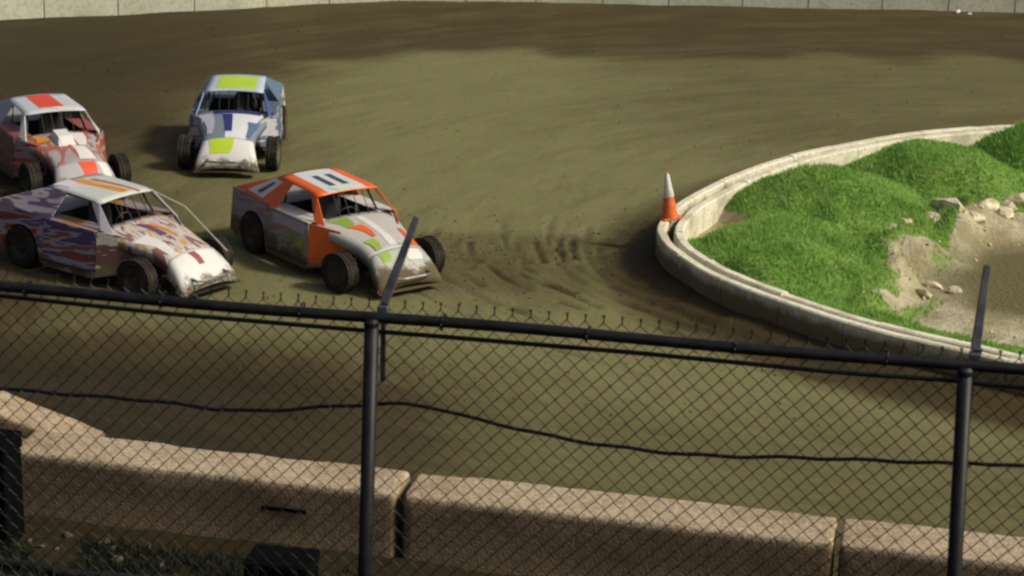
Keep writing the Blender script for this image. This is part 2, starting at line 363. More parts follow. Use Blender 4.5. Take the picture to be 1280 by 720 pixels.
damp = np.maximum(damp, 0.62 * sstep(36.4, 35.6, Y + 0.25 * X * 0) * sstep(31.0, 33.2, Y) * sstep(-4, -1, X))  # darker band across the rutted stretch
damp = np.maximum(damp, 1.1 * sstep(1.7, 0.7, dW))  # wet berm soil, also painting the wall's shadow wider
Z += 0.19 * sstep(0.75, 0.05, dW) * (1 + 0.8 * fbm(X * 1.5, Y * 1.5, 3)) * ~inside(X, Y, offset(WALL, 0.3))
damp += 0.35 * fbm(dW * 1.6, ang * 3, 3)
rz = np.zeros_like(Z)
sub = (X > -4) & (X < 5) & (Y > 28) & (Y < 38)
for r in RUTS:
    P = catmull(r, 0.15); d = poly_dist(X[sub], Y[sub], P)
    xa, ya = X[sub], Y[sub]; d = np.abs(d + 0.16 * fbm(xa * 3.1, ya * 3.1, 3)); am_ = (0.35 + 1.3 * vnoise(xa * 1.1 + len(r) * 7, ya * 1.1)) * (1.0 if len(r) < 4 else 0.55)
    rz[sub] += am_ * (-0.028 * np.exp(-(d / 0.055) ** 2) + 0.014 * np.exp(-((d - 0.13) / 0.06) ** 2))
Z += rz; damp += np.clip(-rz * 16, 0, 0.5)  # rut bottoms coloured darker
V = np.stack([X.ravel(), Y.ravel(), Z.ravel()], 1)
ny, nx = X.shape
idx = np.arange(nx * ny).reshape(ny, nx)
F = np.stack([idx[:-1, :-1].ravel(), idx[:-1, 1:].ravel(), idx[1:, 1:].ravel(), idx[1:, :-1].ravel()], 1)
def np_mesh(name, V, F, mat, attrs={}, smooth=True, parent=None):
    me = bpy.data.meshes.new(name); k = F.shape[1]
    me.vertices.add(len(V)); me.vertices.foreach_set('co', V.astype(np.float32).ravel())
    me.loops.add(F.size); me.loops.foreach_set('vertex_index', F.astype(np.int32).ravel())
    me.polygons.add(len(F)); me.polygons.foreach_set('loop_start', np.arange(0, F.size, k, dtype=np.int32)); me.polygons.foreach_set('loop_total', np.full(len(F), k, np.int32))
    me.update(calc_edges=True); me.validate()
    if smooth: me.polygons.foreach_set('use_smooth', np.ones(len(F), bool))
    for a, v in attrs.items():
        at = me.attributes.new(a, 'FLOAT', 'POINT'); at.data.foreach_set('value', v.astype(np.float32).ravel())
    me.materials.append(mat); o = bpy.data.objects.new(name, me); col.objects.link(o)
    if parent: o.parent = parent
    return o
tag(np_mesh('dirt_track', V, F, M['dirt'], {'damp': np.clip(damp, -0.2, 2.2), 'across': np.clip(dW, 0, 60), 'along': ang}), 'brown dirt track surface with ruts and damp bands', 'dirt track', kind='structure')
def ground_z(x, y):
    i = np.clip(np.searchsorted(xs, x), 1, nx - 1); j = np.clip(np.searchsorted(ys, y), 1, ny - 1)
    return float(max(Z[j, i], Z[j - 1, i], Z[j, i - 1], Z[j - 1, i - 1]))

# loose clods thrown up on the racing surface
nc = 2600
cx = np.concatenate([rng.uniform(-4, 4, nc // 2), rng.uniform(-16, 14, nc // 2)]); cy = np.concatenate([rng.uniform(27, 37.5, nc // 2), rng.uniform(22, 60, nc // 2)])
okc = (poly_dist(cx, cy, WALL[::3]) > 0.15) & ~inside(cx, cy, WALL); cx, cy = cx[okc], cy[okc]; nc = len(cx)
cr_ = 0.008 + 0.024 * rng.random(nc) ** 3; cz = np.array([ground_z(a, b) for a, b in zip(cx, cy)])
oct_ = np.array([(1, 0, 0), (0, 1, 0), (-1, 0, 0), (0, -1, 0), (0, 0, .8), (0, 0, -.6)]); of = np.array([(0, 1, 4), (1, 2, 4), (2, 3, 4), (3, 0, 4), (1, 0, 5), (2, 1, 5), (3, 2, 5), (0, 3, 5)])
CV = (np.stack([cx, cy, cz + cr_ * .2], 1)[:, None, :] + oct_[None] * cr_[:, None, None] * rng.uniform(.6, 1.3, (nc, 6, 1))).reshape(-1, 3)
CF = (of[None] + 6 * np.arange(nc)[:, None, None]).reshape(-1, 3)
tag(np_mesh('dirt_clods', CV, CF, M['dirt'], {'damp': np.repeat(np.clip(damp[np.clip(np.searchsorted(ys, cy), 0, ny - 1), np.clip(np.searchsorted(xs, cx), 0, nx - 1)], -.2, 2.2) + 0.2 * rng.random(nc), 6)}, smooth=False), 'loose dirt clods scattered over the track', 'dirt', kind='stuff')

# ------------------------------------------------------------------ infield
KERB_IN = offset(WALL, 0.46)
G_IN = offset(WALL, 0.36)
gx = np.arange(2.4, 27.0, 0.09); gy = np.arange(23.5, 45.2, 0.09); IX, IY = np.meshgrid(gx, gy)
POLY = np.vstack([G_IN])
ins = inside(IX, IY, POLY)
dK = poly_dist(IX, IY, G_IN[::2])
def gauss(x0, y0, rx, ry, a, h):
    c, s = math.cos(a), math.sin(a); u = (IX - x0) * c + (IY - y0) * s; v = -(IX - x0) * s + (IY - y0) * c
    q = (u / rx) ** 2 + (v / ry) ** 2
    return h * np.clip(1 - q * 0.85, 0, None) ** 1.05, q
H = np.full(IX.shape, 0.10); q_all = np.full(IX.shape, 9.0)
for (x0, y0, rx, ry, a, h) in [(4.5, 33.5, 1.85, 2.7, -0.25, 0.68), (5.95, 36.9, 1.95, 2.5, 0.45, 0.90), (8.1, 39.0, 2.0, 2.4, 0.35, 1.0), (10.7, 40.7, 1.9, 2.3, 0.3, 1.05), (13.6, 41.4, 2.0, 1.9, 0.2, 0.9)]:
    hh, q = gauss(x0, y0, rx, ry, a, h); H = np.maximum(H, 0.10 + hh); q_all = np.minimum(q_all, q)
strip = sstep(1.9, 0.3, dK) * sstep(35.6, 34.2, IY)
H = np.maximum(H, 0.1 + 0.36 * strip)
basin = sstep(3.5, 2.2, np.hypot((IX - 10.5) / 1.2, (IY - 33.3)) + 0.8 * fbm(IX * .9, IY * .9, 3))
H = H - 0.16 * basin
scarp = sstep(1.75, 1.05, q_all) * (1 - basin) * sstep(0.4, 1.4, dK)
H = np.maximum(H, 0.1 + 0.40 * scarp * (1 - 0.9 * basin) + 0.55 * fbm(IX * 1.5, IY * 1.5, 4) * scarp)
H += 0.16 * fbm(IX * 1.7, IY * 1.7, 5) * (1 - basin) + 0.42 * fbm(IX * 0.75 + 3, IY * 0.75, 3) * sstep(1.3, 0.7, q_all)
H = np.maximum(H, -0.12); H = np.minimum(H, 0.47 + 1.1 * np.clip(dK - 0.16, 0, None))
green = np.maximum(sstep(1.02, 0.80, q_all - 0.5 * fbm(IX * 1.2, IY * 1.2, 3)), sstep(0.25, 0.55, strip))
far_side = sstep(0.9, 0.3, dK) * (IY > 37)
thin = 0.75 * sstep(2.9, 1.3, q_all) * sstep(35.6, 34.4, IY) * (1 - basin) * sstep(-.12, .12, fbm(IX * 2.3, IY * 2.3, 3))
green = np.clip(np.maximum(green, thin) - 0.6 * far_side * (q_all > 1), 0, 1)
vi = -np.ones(IX.shape, int); vi[ins] = np.arange(ins.sum())
quads = np.stack([vi[:-1, :-1].ravel(), vi[:-1, 1:].ravel(), vi[1:, 1:].ravel(), vi[1:, :-1].ravel()], 1); quads = quads[(quads >= 0).all(1)]
tag(np_mesh('infield_ground', np.stack([IX[ins], IY[ins], H[ins]], 1), quads, M['infield'], {'green': green[ins], 'mud': basin[ins]}), 'humped infield of grass mounds and pale washed-out earth', 'infield', kind='structure')
# grass
NB = 230000
bx = rng.uniform(2.4, 17, NB); by = rng.uniform(26, 45, NB)
ii = np.clip(((bx - gx[0]) / 0.09).astype(int), 0, len(gx) - 2); jj = np.clip(((by - gy[0]) / 0.09).astype(int), 0, len(gy) - 2)
fx = (bx - gx[ii]) / 0.09; fy = (by - gy[jj]) / 0.09
bz = H[jj, ii] * (1 - fx) * (1 - fy) + H[jj, ii + 1] * fx * (1 - fy) + H[jj + 1, ii] * (1 - fx) * fy + H[jj + 1, ii + 1] * fx * fy
keep = ins[jj, ii] & ins[jj + 1, ii + 1] & (green[jj, ii] > rng.uniform(0.25, 1.0, NB)) & (dK[jj, ii] > 0.12)
bx, by, bz = bx[keep], by[keep], bz[keep]; n = len(bx)
hgt = (0.03 + 0.07 * rng.random(n) ** 1.5) * (0.6 + 0.8 * vnoise(bx * 1.3, by * 1.3)); a = rng.uniform(0, 2 * np.pi, n); w = 0.009 + 0.008 * rng.random(n)
lx = rng.normal(0, 0.45, n) * hgt; ly = rng.normal(0, 0.45, n) * hgt
c_, s_ = np.cos(a) * w, np.sin(a) * w
P0 = np.stack([bx - c_, by - s_, bz - 0.01], 1); P1 = np.stack([bx + c_, by + s_, bz - 0.01], 1)
P2 = np.stack([bx + c_ * .6 + lx * .4, by + s_ * .6 + ly * .4, bz + hgt * .6], 1); P3 = np.stack([bx - c_ * .6 + lx * .4, by - s_ * .6 + ly * .4, bz + hgt * .6], 1)
P4 = np.stack([bx + lx, by + ly, bz + hgt], 1)
V = np.stack([P0, P1, P2, P3, P4], 1).reshape(-1, 3); b = np.arange(n) * 5
T = np.concatenate([np.stack([b, b + 1, b + 2], 1), np.stack([b, b + 2, b + 3], 1), np.stack([b + 3, b + 2, b + 4], 1)])
tag(np_mesh('grass', V, T, M['grass'], smooth=False), 'short bright green grass covering the infield mounds', 'grass', kind='stuff')
ng = 2600; gx_ = rng.uniform(5.5, 13.0, ng); gy_ = rng.uniform(30.5, 39.5, ng)
i2 = ((gx_ - gx[0]) / 0.09).astype(int); j2 = ((gy_ - gy[0]) / 0.09).astype(int)
kp = (green[j2, i2] < 0.3) & (rng.random(ng) < 0.25 + 0.75 * scarp[j2, i2]) & (basin[j2, i2] < 0.7); gx_, gy_, i2, j2 = gx_[kp], gy_[kp], i2[kp], j2[kp]; ng = len(gx_)
gr_ = 0.010 + 0.045 * rng.random(ng) ** 4
GV = (np.stack([gx_, gy_, H[j2, i2] + gr_ * .2], 1)[:, None, :] + oct_[None] * gr_[:, None, None] * rng.uniform(.6, 1.3, (ng, 6, 1))).reshape(-1, 3)
tag(np_mesh('gravel', GV, (of[None] + 6 * np.arange(ng)[:, None, None]).reshape(-1, 3), M['stone'], smooth=False), 'pale gravel strewn over the washed-out bank', 'gravel', kind='stuff')
# muddy water in the basin
ring = [(10.5 + 1.2 * 2.5 * math.cos(t) * (1 + 0.12 * math.sin(3 * t + 1)), 33.3 + 2.5 * math.sin(t) * (1 + 0.1 * math.sin(2 * t)), -0.035) for t in np.linspace(0, 2 * math.pi, 60, endpoint=False)]
tag(mesh('puddle', [(10.5, 33.3, -0.035)] + ring, [(0, 1 + i, 1 + (i + 1) % 60) for i in range(60)], M['water']), 'shallow brown puddle in the infield hollow', 'puddle', kind='structure')

def rock_mesh(name, mat, seed, sub=2):
    r = random.Random(seed); bm = bmesh.new(); bmesh.ops.create_icosphere(bm, subdivisions=sub, radius=1.0)
    dirs = [(Vector((r.uniform(-1, 1), r.uniform(-1, 1), r.uniform(-1, 1))).normalized(), r.uniform(0.32, 0.85)) for _ in range(15)]
    for v in bm.verts:
        p = v.co.normalized(); k = 1.0
        for d, t in dirs:
            q = p.dot(d)
            if q > 0: k = min(k, t / max(q, 1e-4) if q * 1.0 > t else k)
        v.co = p * (k + r.uniform(-0.03, 0.03))
    me = bpy.data.meshes.new(name); bm.to_mesh(me); bm.free(); me.materials.append(mat); return me
rock_me = [rock_mesh('rock', M['stone'], s) for s in range(4)]
def infield_z(x, y):
    return float(H[int((y - gy[0]) / 0.09), int((x - gx[0]) / 0.09)])
ROCKS = [(6.95, 35.6, .30), (7.45, 36.0, .40), (7.95, 36.5, .46), (8.3, 36.35, .34), (8.65, 36.85, .44), (9.05, 37.2, .36), (9.45, 37.6, .48), (9.85, 37.75, .36), (10.1, 38.3, .42), (6.6, 35.25, .24), (8.95, 36.6, .24)]
for k, (x, y, r) in enumerate(ROCKS):
    o = bpy.data.objects.new('rock', rock_me[k % 4]); col.objects.link(o)
    o.location = (x, y, infield_z(x, y) - r * 0.12); o.rotation_euler = (rng.uniform(-.3, .3), rng.uniform(-.3, .3), rng.uniform(0, 6.28)); r *= rng.uniform(0.8, 1.45); o.scale = (r, r * rng.uniform(.55, .85), r * rng.uniform(.45, .75))
    tag(o, 'pale cream rock in the washed-out bank below the grass mounds', 'rock', 'pale rocks along the washed-out bank')
for k, (x, y, sx, sy, a) in enumerate([(6.95, 33.15, .42, .16, -0.35), (6.75, 32.55, .26, .12, -0.5), (7.35, 32.85, .20, .13, 0.2)]):
    o = bpy.data.objects.new('rock', rock_me[(k + 1) % 4]); col.objects.link(o)
    o.location = (x, y, infield_z(x, y) + 0.04); o.rotation_euler = (0, 0, a); o.scale = (sx, sy, 0.13)
    tag(o, ['long flat cream rock lying at the edge of the muddy hollow', 'small flat rock next to the long rock on the mud', 'stubby pale rock at the end of the long flat rock'][k], 'rock', 'flat rocks in the mud')

# ------------------------------------------------------------------ infield wall: two concrete rows with a slot between
def wall_row(parent, name, path, off0, off1, ztop, mat, seg, gap=0.012, z0=-0.05, jig=0.012, chamfer=0.025):
    L = np.concatenate([[0], np.cumsum(np.linalg.norm(np.diff(path, axis=0), axis=1))])
    A = offset(path, off0); B = offset(path, off1); s = 0.0; k = 0
    ev = lambda Q, t: (np.interp(t, L, Q[:, 0]), np.interp(t, L, Q[:, 1]))
    while s < L[-1] - 0.3:
        e = min(s + seg * (0.93 + 0.14 * rng.random()), L[-1]); tt = np.linspace(s + gap / 2, e - gap / 2, max(3, int((e - s) / 0.35) + 1))
        dz = rng.uniform(-jig, jig); v = []; f = []
        for t in tt:
            a = np.array(ev(A, t)); bq = np.array(ev(B, t)); d = (bq - a) / np.linalg.norm(bq - a)
            zt = ztop + dz + rng.uniform(-.004, .004)
            prof = [(a, z0), (a, zt - chamfer), (a + d * chamfer, zt), (bq - d * chamfer, zt), (bq, zt - chamfer), (bq, z0)]
            v += [(p[0], p[1], z) for p, z in prof]
        for i in range(len(tt) - 1):
            for j in range(5): f.append((i * 6 + j, (i + 1) * 6 + j, (i + 1) * 6 + j + 1, i * 6 + j + 1))
        f += [tuple(range(6)), tuple(range(len(v) - 1, len(v) - 7, -1))]
        mb = MB(); mb.add(v, f); mb.build(name, mat, parent); s = e; k += 1
iw = empty('infield_wall', (0, 0, 0)); tag(iw, 'low cream concrete wall curving round the grassy infield, with a slot along its top', 'wall')
wall_row(iw, 'wall_segment', WALL, 0.0, 0.17, 0.60, M['kerb_muddy'], 1.35, 0.018)
wall_row(iw, 'inner_kerb_segment', WALL, 0.31, 0.48, 0.58, M['kerb'], 2.0, 0.02)

# ------------------------------------------------------------------ far boundary wall
fw = empty('boundary_wall', (0, 0, 0)); tag(fw, 'tall pale concrete panel wall round the outside of the far turn', 'wall')
wall_row(fw, 'wall_panel', FAR, -0.25, 0.0, 1.75, M['wall_white'], 2.1, 0.03, -0.15, 0.02)
for k, (x, y, s) in enumerate([(12.99, 61.5, .16), (13.25, 61.1, .11)]):
    o = bpy.data.objects.new('litter', rock_mesh('litter', M['cone_white'], 40 + k, 1)); col.objects.link(o); o.location = (x, y, ground_z(x, y) + s * .3); o.scale = (s, s * .7, s * .5)
    tag(o, 'small white scrap of litter on the dark dirt below the far wall', 'litter', 'litter by the far wall')

# ------------------------------------------------------------------ traffic cone on the infield wall
cn = empty('traffic_cone', (2.735, 35.2, 0.605)); cn.rotation_euler = (0.0, -0.13, 0.3); tag(cn, 'orange and white traffic cone leaning on top of the infield wall', 'traffic cone')
def ring_body(prof, n=24):
    mb = MB(); v = []; f = []; m_ = len(prof)
    for k in range(n):
        a = 2 * math.pi * k / n
        v += [(r * math.cos(a), r * math.sin(a), z) for r, z in prof]
    for k in range(n):
        for j in range(m_ - 1): f.append((k * m_ + j, ((k + 1) % n) * m_ + j, ((k + 1) % n) * m_ + j + 1, k * m_ + j + 1))
    return mb.add(v, f)
ring_body([(0.145, 0.03), (0.14, 0.05), (0.086, 0.42), (0.035, 0.79), (0.028, 0.82), (0.0, 0.822)]).build('body', M['cone_orange'], cn, True)
ring_body([(0.094, 0.40), (0.098, 0.405), (0.0365, 0.80), (0.034, 0.805), (0.0, 0.83)]).build('collar', M['cone_white'], cn, True)
mb = MB(); mb.box((0, 0, 0.018), (0.33, 0.33, 0.034)); mb.build('base', M['cone_orange'], cn, bevel=0.008)

# ------------------------------------------------------------------ concrete barriers on the near side
def barrier(s0, s1, label, ztop=2.60, tilt=0.0, shift=0.0, yaw=0.0, depth=0.62, hh=0.95):
    nxs, nys, nzs = int((s1 - s0) / 0.1), 7, 9; L = s1 - s0
    bm = bmesh.new(); bmesh.ops.create_cube(bm, size=1.0)
    bmesh.ops.scale(bm, vec=(L, depth, hh), verts=bm.verts)
    bmesh.ops.bevel(bm, geom=list(bm.edges), offset=0.035, segments=2, affect='EDGES', profile=0.5)
    for ax, cnt, ext in ((0, nxs, L), (1, nys, depth), (2, nzs, hh)):
        for k in range(1, cnt):
            co = Vector((0, 0, 0)); no = Vector((0, 0, 0)); co[ax] = -ext / 2 + ext * k / cnt; no[ax] = 1
            bmesh.ops.bisect_plane(bm, geom=list(bm.verts) + list(bm.edges) + list(bm.faces), plane_co=co, plane_no=no)
    sd = rng.uniform(0, 100)
    bm.normal_update()
    for v in bm.verts:
        c = v.co; edge = (abs(c.y) > depth / 2 - .05) and (c.z > hh / 2 - .05)
        d = 0.028 * float(fbm(np.array(c.x * 2.5 + sd), np.array(c.z * 5 + c.y * 4 + sd), 4)) + (0.09 * min(0, float(fbm(np.array(c.x * 1.7 + sd), np.array(sd), 4))) if edge else 0)
        v.co += v.normal * d
        if c.z < 0: v.co.y += (0.10 * (-c.z / hh)) * (1 if c.y > 0 else -1)
    me = bpy.data.meshes.new('concrete_barrier'); bm.to_mesh(me); bm.free(); me.materials.append(M['barrier'])
    me.polygons.foreach_set('use_smooth', [True] * len(me.polygons))
    o = bpy.data.objects.new('concrete_barrier', me); col.objects.link(o)
    p = BO + BU * (s0 + s1) / 2 + BN * shift
    o.location = (p[0], p[1], ztop - hh / 2); o.rotation_euler = (0, tilt, math.atan2(BU[1], BU[0]) + yaw)
    return tag(o, label, 'barrier', 'rough concrete barriers along the near edge of the track')
b1 = barrier(-4.83, -0.99, 'rough brown concrete barrier with a dark lifting slot in its face')
barrier(-0.91, 3.055, 'rough brown concrete barrier between the two fence posts, pocked face')
barrier(3.11, 7.0, 'rough brown concrete barrier passing behind the fence post with the upright arm')
barrier(-8.8, -4.93, 'rough concrete barrier beyond the upright black box, mostly hidden', ztop=2.5)
mb = MB(); mb.box((0.85, -0.345, 0.20), (0.44, 0.02, 0.035)); mb.build('lifting_slot', M['black_plastic'], b1)
# broken slab leaning behind the first barrier
sl = barrier(-6.9, -4.55, 'broken pale concrete slab slumped at an angle behind the barriers', ztop=2.62, tilt=0.30, shift=0.95, yaw=0.03, depth=0.55, hh=0.85)
sl.name = 'concrete_slab'; sl['category'] = 'slab'; del sl['group']

# dark strip of ground on the near side: stones, cases, hose
stone_me = [rock_mesh('stone', M['rubble'], 70 + s) for s in range(3)]
for k in range(22):
    x = -5.3 + 2.3 * rng.random() ** 1.3; y = 18.42 - 0.2 * (x + 4.7) - 0.15 - 0.45 * rng.random(); r = rng.uniform(0.03, 0.09)
    o = bpy.data.objects.new('stone', stone_me[k % 3]); col.objects.link(o); o.location = (x, y, ground_z(x, y) + r * .25); o.scale = (r, r * .8, r * .6); o.rotation_euler = (0, 0, rng.uniform(0, 6))
    tag(o, 'small brown stone in the rubble at the foot of the concrete barrier', 'stone', 'stones at the foot of the barrier')
def case(x, y, w, d, h, rz, label):
    z = ground_z(x, y) - 0.03; e = empty('equipment_case', (x, y, z), rz); tag(e, label, 'case')
    mb = MB(); mb.box((0, 0, h * .42), (w, d, h * .84)); mb.build('body', M['black_plastic'], e, bevel=0.012)
    mb = MB(); mb.box((0, 0, h * .925), (w + .02, d + .02, h * .15)); mb.build('lid', M['black_plastic'], e, bevel=0.012)
    mb = MB(); mb.tube([(-.1, -d / 2 - .008, h * .6), (-.1, -d / 2 - .05, h * .6), (.1, -d / 2 - .05, h * .6), (.1, -d / 2 - .008, h * .6)], .011); mb.build('handle', M['black_steel'], e)
    for sx in (-1, 1):
        mb = MB(); mb.box((sx * w * .3, -d / 2 - .014, h * .84), (.05, .02, .08)); mb.build('latch', M['black_steel'], e)
case(-1.98, 16.95, 0.58, 0.42, 0.42, -0.16, 'low black equipment case lying in front of the lifting slot barrier')
case(-4.82, 18.0, 0.46, 0.4, 1.08, -0.18, 'tall upright black equipment case at the barrier end beside the broken slab')
mb = MB(); pts = []
for t in np.linspace(0, 1, 26):
    x = -6.2 + 4.6 * t; y = 17.75 - 0.95 * t + 0.06 * math.sin(9 * t); pts.append((x, y, ground_z(x, y) + 0.045))
mb.tube(pts, 0.05, 8); tag(mb.build('hose', M['cable'], smooth=True), 'thick black hose lying on the dark ground in front of the barrier', 'hose')

# ------------------------------------------------------------------ chain link fence
FP = np.array([-0.58, 8.29]); FU = np.array([1.83, 7.90]) - FP; SP = float(np.linalg.norm(FU)); FU /= SP
fence = empty('chain_link_fence', (FP[0], FP[1], 5.1), math.atan2(FU[1], FU[0]))
tag(fence, 'black chain link fence with round posts and bent top arms', 'fence')
TOP = 2.37                        # height of the rail above the foot; local x along the fence, local y away from the camera
S0, S1 = -SP, 2 * SP
mb = MB()
pts = [(s, 0.0 + 0.006 * math.sin(s * 2.1), TOP + 0.004 * math.sin(s * 3)) for s in np.linspace(S0 - .1, S1 + .1, 40)]
mb.tube(pts, 0.024, 10); mb.build('top_rail', M['black_steel'], fence, True)
mb = MB(); tw = [(-2.5, 2.322), (-1.67, 2.319), (-0.9, 2.300), (-0.064, 2.297), (0.315, 2.298), (1.126, 2.297), (1.948, 2.285), (2.396, 2.290), (2.682, 2.285), (4.9, 2.30)]
mb.tube([(s, 0.035, z) for s, z in tw], 0.0105, 6); mb.build('tension_wire', M['black_steel'], fence, True)
LEAN = [0.0, 0.016, -0.045, 0.0]
for k in range(4):
    s = S0 + k * SP; ln = LEAN[k]
    mb = MB(); mb.tube([(s + ln * (-TOP), -0.05, -0.25), (s, -0.02, TOP - 0.03)], 0.031, 14); po = mb.build('post', M['black_steel'], fence, True)
    mb = MB(); mb.tube([(s, -0.02, TOP - 0.03), (s, -0.02, TOP - 0.012), (s, -0.02, TOP)], [0.034, 0.034, 0.022], 14); mb.build('cap', M['black_steel'], po)
    dx, dy, dz = [(0.10, .12, .37), (0.115, 0.10, 0.36), (0.022, 0.12, 0.325), (0.08, .12, .37)][k]
    bx0 = s + 0.032
    a = Vector((bx0, 0.05, TOP - 0.30)); b_ = Vector((bx0 + .004, 0.05, TOP + 0.05)); c = b_ + Vector((dx, dy, dz))
    mb = MB(); mb.box((a + b_) / 2, (0.022, 0.012, (b_ - a).length))
    d = (c - b_).normalized(); side = d.cross(Vector((0, 1, 0))).normalized(); nr = side.cross(d)
    w0, w1 = 0.020, 0.013
    v = [b_ + side * w0, b_ - side * w0, c - side * w1, c + side * w1]; mb.plate(v, 0.028)
    mb.box(b_ + Vector((0, -.01, -.03)), (0.045, 0.05, 0.05))
    mb.build('arm', M['arm_steel'], po, bevel=0.003)
for k, s in enumerate(np.arange(S0 + .3, S1, .61)):
    mb = MB(); mb.tube([(s + .004 * math.sin(t), 0.014 + 0.046 * math.cos(t), TOP + 0.033 * math.sin(t)) for t in np.linspace(0, 2 * math.pi, 13)], 0.004, 5, False)
    mb.build('tie_wire', M['black_steel'], fence)
# woven wires: every wire zigzags between two columns; two mirrored meshes shared by all
W2 = 0.0383
def wire_mesh(sign):
    mb = MB(); pts = []; z = -0.0; half = 0.040; k = 0
    top = TOP + 0.035; cnt = int(top / half)
    for k in range(cnt + 1):
        sx = sign * (1 if (cnt - k) % 2 == 0 else -1) * W2 / 2 * 1.06
        zz = top - (cnt - k) * half; pts.append((sx, 0.006 * (1 if sx > 0 else -1) + 0.004 * ((cnt - k) % 2), zz))
    pts.append((sign * (W2 / 2 - .004), 0.004, top + 0.030))
    mb.tube(pts, 0.0029, 4)
    me = bpy.data.meshes.new('wire'); me.from_pydata(mb.v, [], mb.f); me.materials.append(M['black_steel']); return me
wm = [wire_mesh(1), wire_mesh(-1)]
nw = int((S1 - S0) / W2)
for k in range(nw):
    o = bpy.data.objects.new('wire', wm[k % 2]); col.objects.link(o); o.parent = fence
    s = S0 + (k + .5) * W2
    o.location = (s, 0.050 + 0.008 * math.sin(s * 1.7) + 0.004 * math.sin(s * 7), 0.006 * math.sin(s * 2.3))
# loose cable strung along the mesh
cab = [(-2.5, 1.90), (-1.691, 1.870), (-1.028, 1.874), (-0.595, 1.866), (-0.097, 1.937), (0.183, 1.963), (0.461, 1.919), (0.875, 1.864), (1.349, 1.848), (1.813, 1.878), (2.237, 1.902), (2.463, 1.913), (2.718, 1.927), (4.9, 1.95)]
cs = catmull(cab, 0.08); mb = MB(); rot = Matrix.Rotation(math.atan2(FU[1], FU[0]), 4, 'Z'); base = Vector((FP[0], FP[1], 5.1))
mb.tube([base + rot @ Vector((s, 0.085, z + 0.004 * math.sin(s * 19))) for s, z in cs], 0.0085, 6)
tag(mb.build('cable', M['cable'], smooth=True), 'loose black cable strung in a wavy line along the chain link fence', 'cable')

# ------------------------------------------------------------------ dirt modified race cars
def lerp_tab(tab, x):
    xs_, cs_ = [t[0] for t in tab], list(zip(*[t[1:] for t in tab]))
    return [float(np.interp(x, xs_, c)) for c in cs_]
HOOD = [(0.40, 0.80, 0.97), (0.9, 0.64, 0.90), (1.35, 0.52, 0.81), (1.72, 0.50, 0.69)]      # x, half width, crown height
NOSE = [(1.70, 0.50, 0.70), (1.85, 0.53, 0.60), (2.0, 0.57, 0.46), (2.10, 0.60, 0.33), (2.15, 0.61, 0.20)]
def hood_pt(x, v, lift=0.0, tab=HOOD):     # v in -1..1 across
    w, z = lerp_tab(tab, x); return (x, v * w, z - 0.085 * abs(v) ** 2.2 + lift)
ROOF = dict(x0=-0.98, x1=0.26, w0=0.57, w1=0.60, z0=1.39, z1=1.33)
def roof_pt(u, v, lift=0.0):               # u 0 rear .. 1 front, v -1..1
    x = ROOF['x0'] + u * (ROOF['x1'] - ROOF['x0']); w = ROOF['w0'] + u * (ROOF['w1'] - ROOF['w0'])
    return (x, v * w, ROOF['z0'] + u * (ROOF['z1'] - ROOF['z0']) + 0.035 * (1 - v * v) - 0.03 * max(0, u - .8) ** 2 * 25 * .6 + lift)
def side_y(z): return 0.93 - 0.075 * (z - 0.15) / 0.8
def grid(fn, a0, a1, b0, b1, n=6, m=6, skew=0.0, tp=0.0):
    out = []; c = (b0 + b1) / 2; h = (b1 - b0) / 2
    for i in range(n + 1):
        t = i / n; k = (1 - abs(tp) * (t if tp > 0 else 1 - t)); bow = 0.12 * abs(tp) * math.sin(math.pi * t)
        out.append([fn(a0 + (a1 - a0) * t, max(-1, min(1, c + h * k * (2 * j / m - 1) + skew * (t - .5) + bow))) for j in range(m + 1)])
    return out

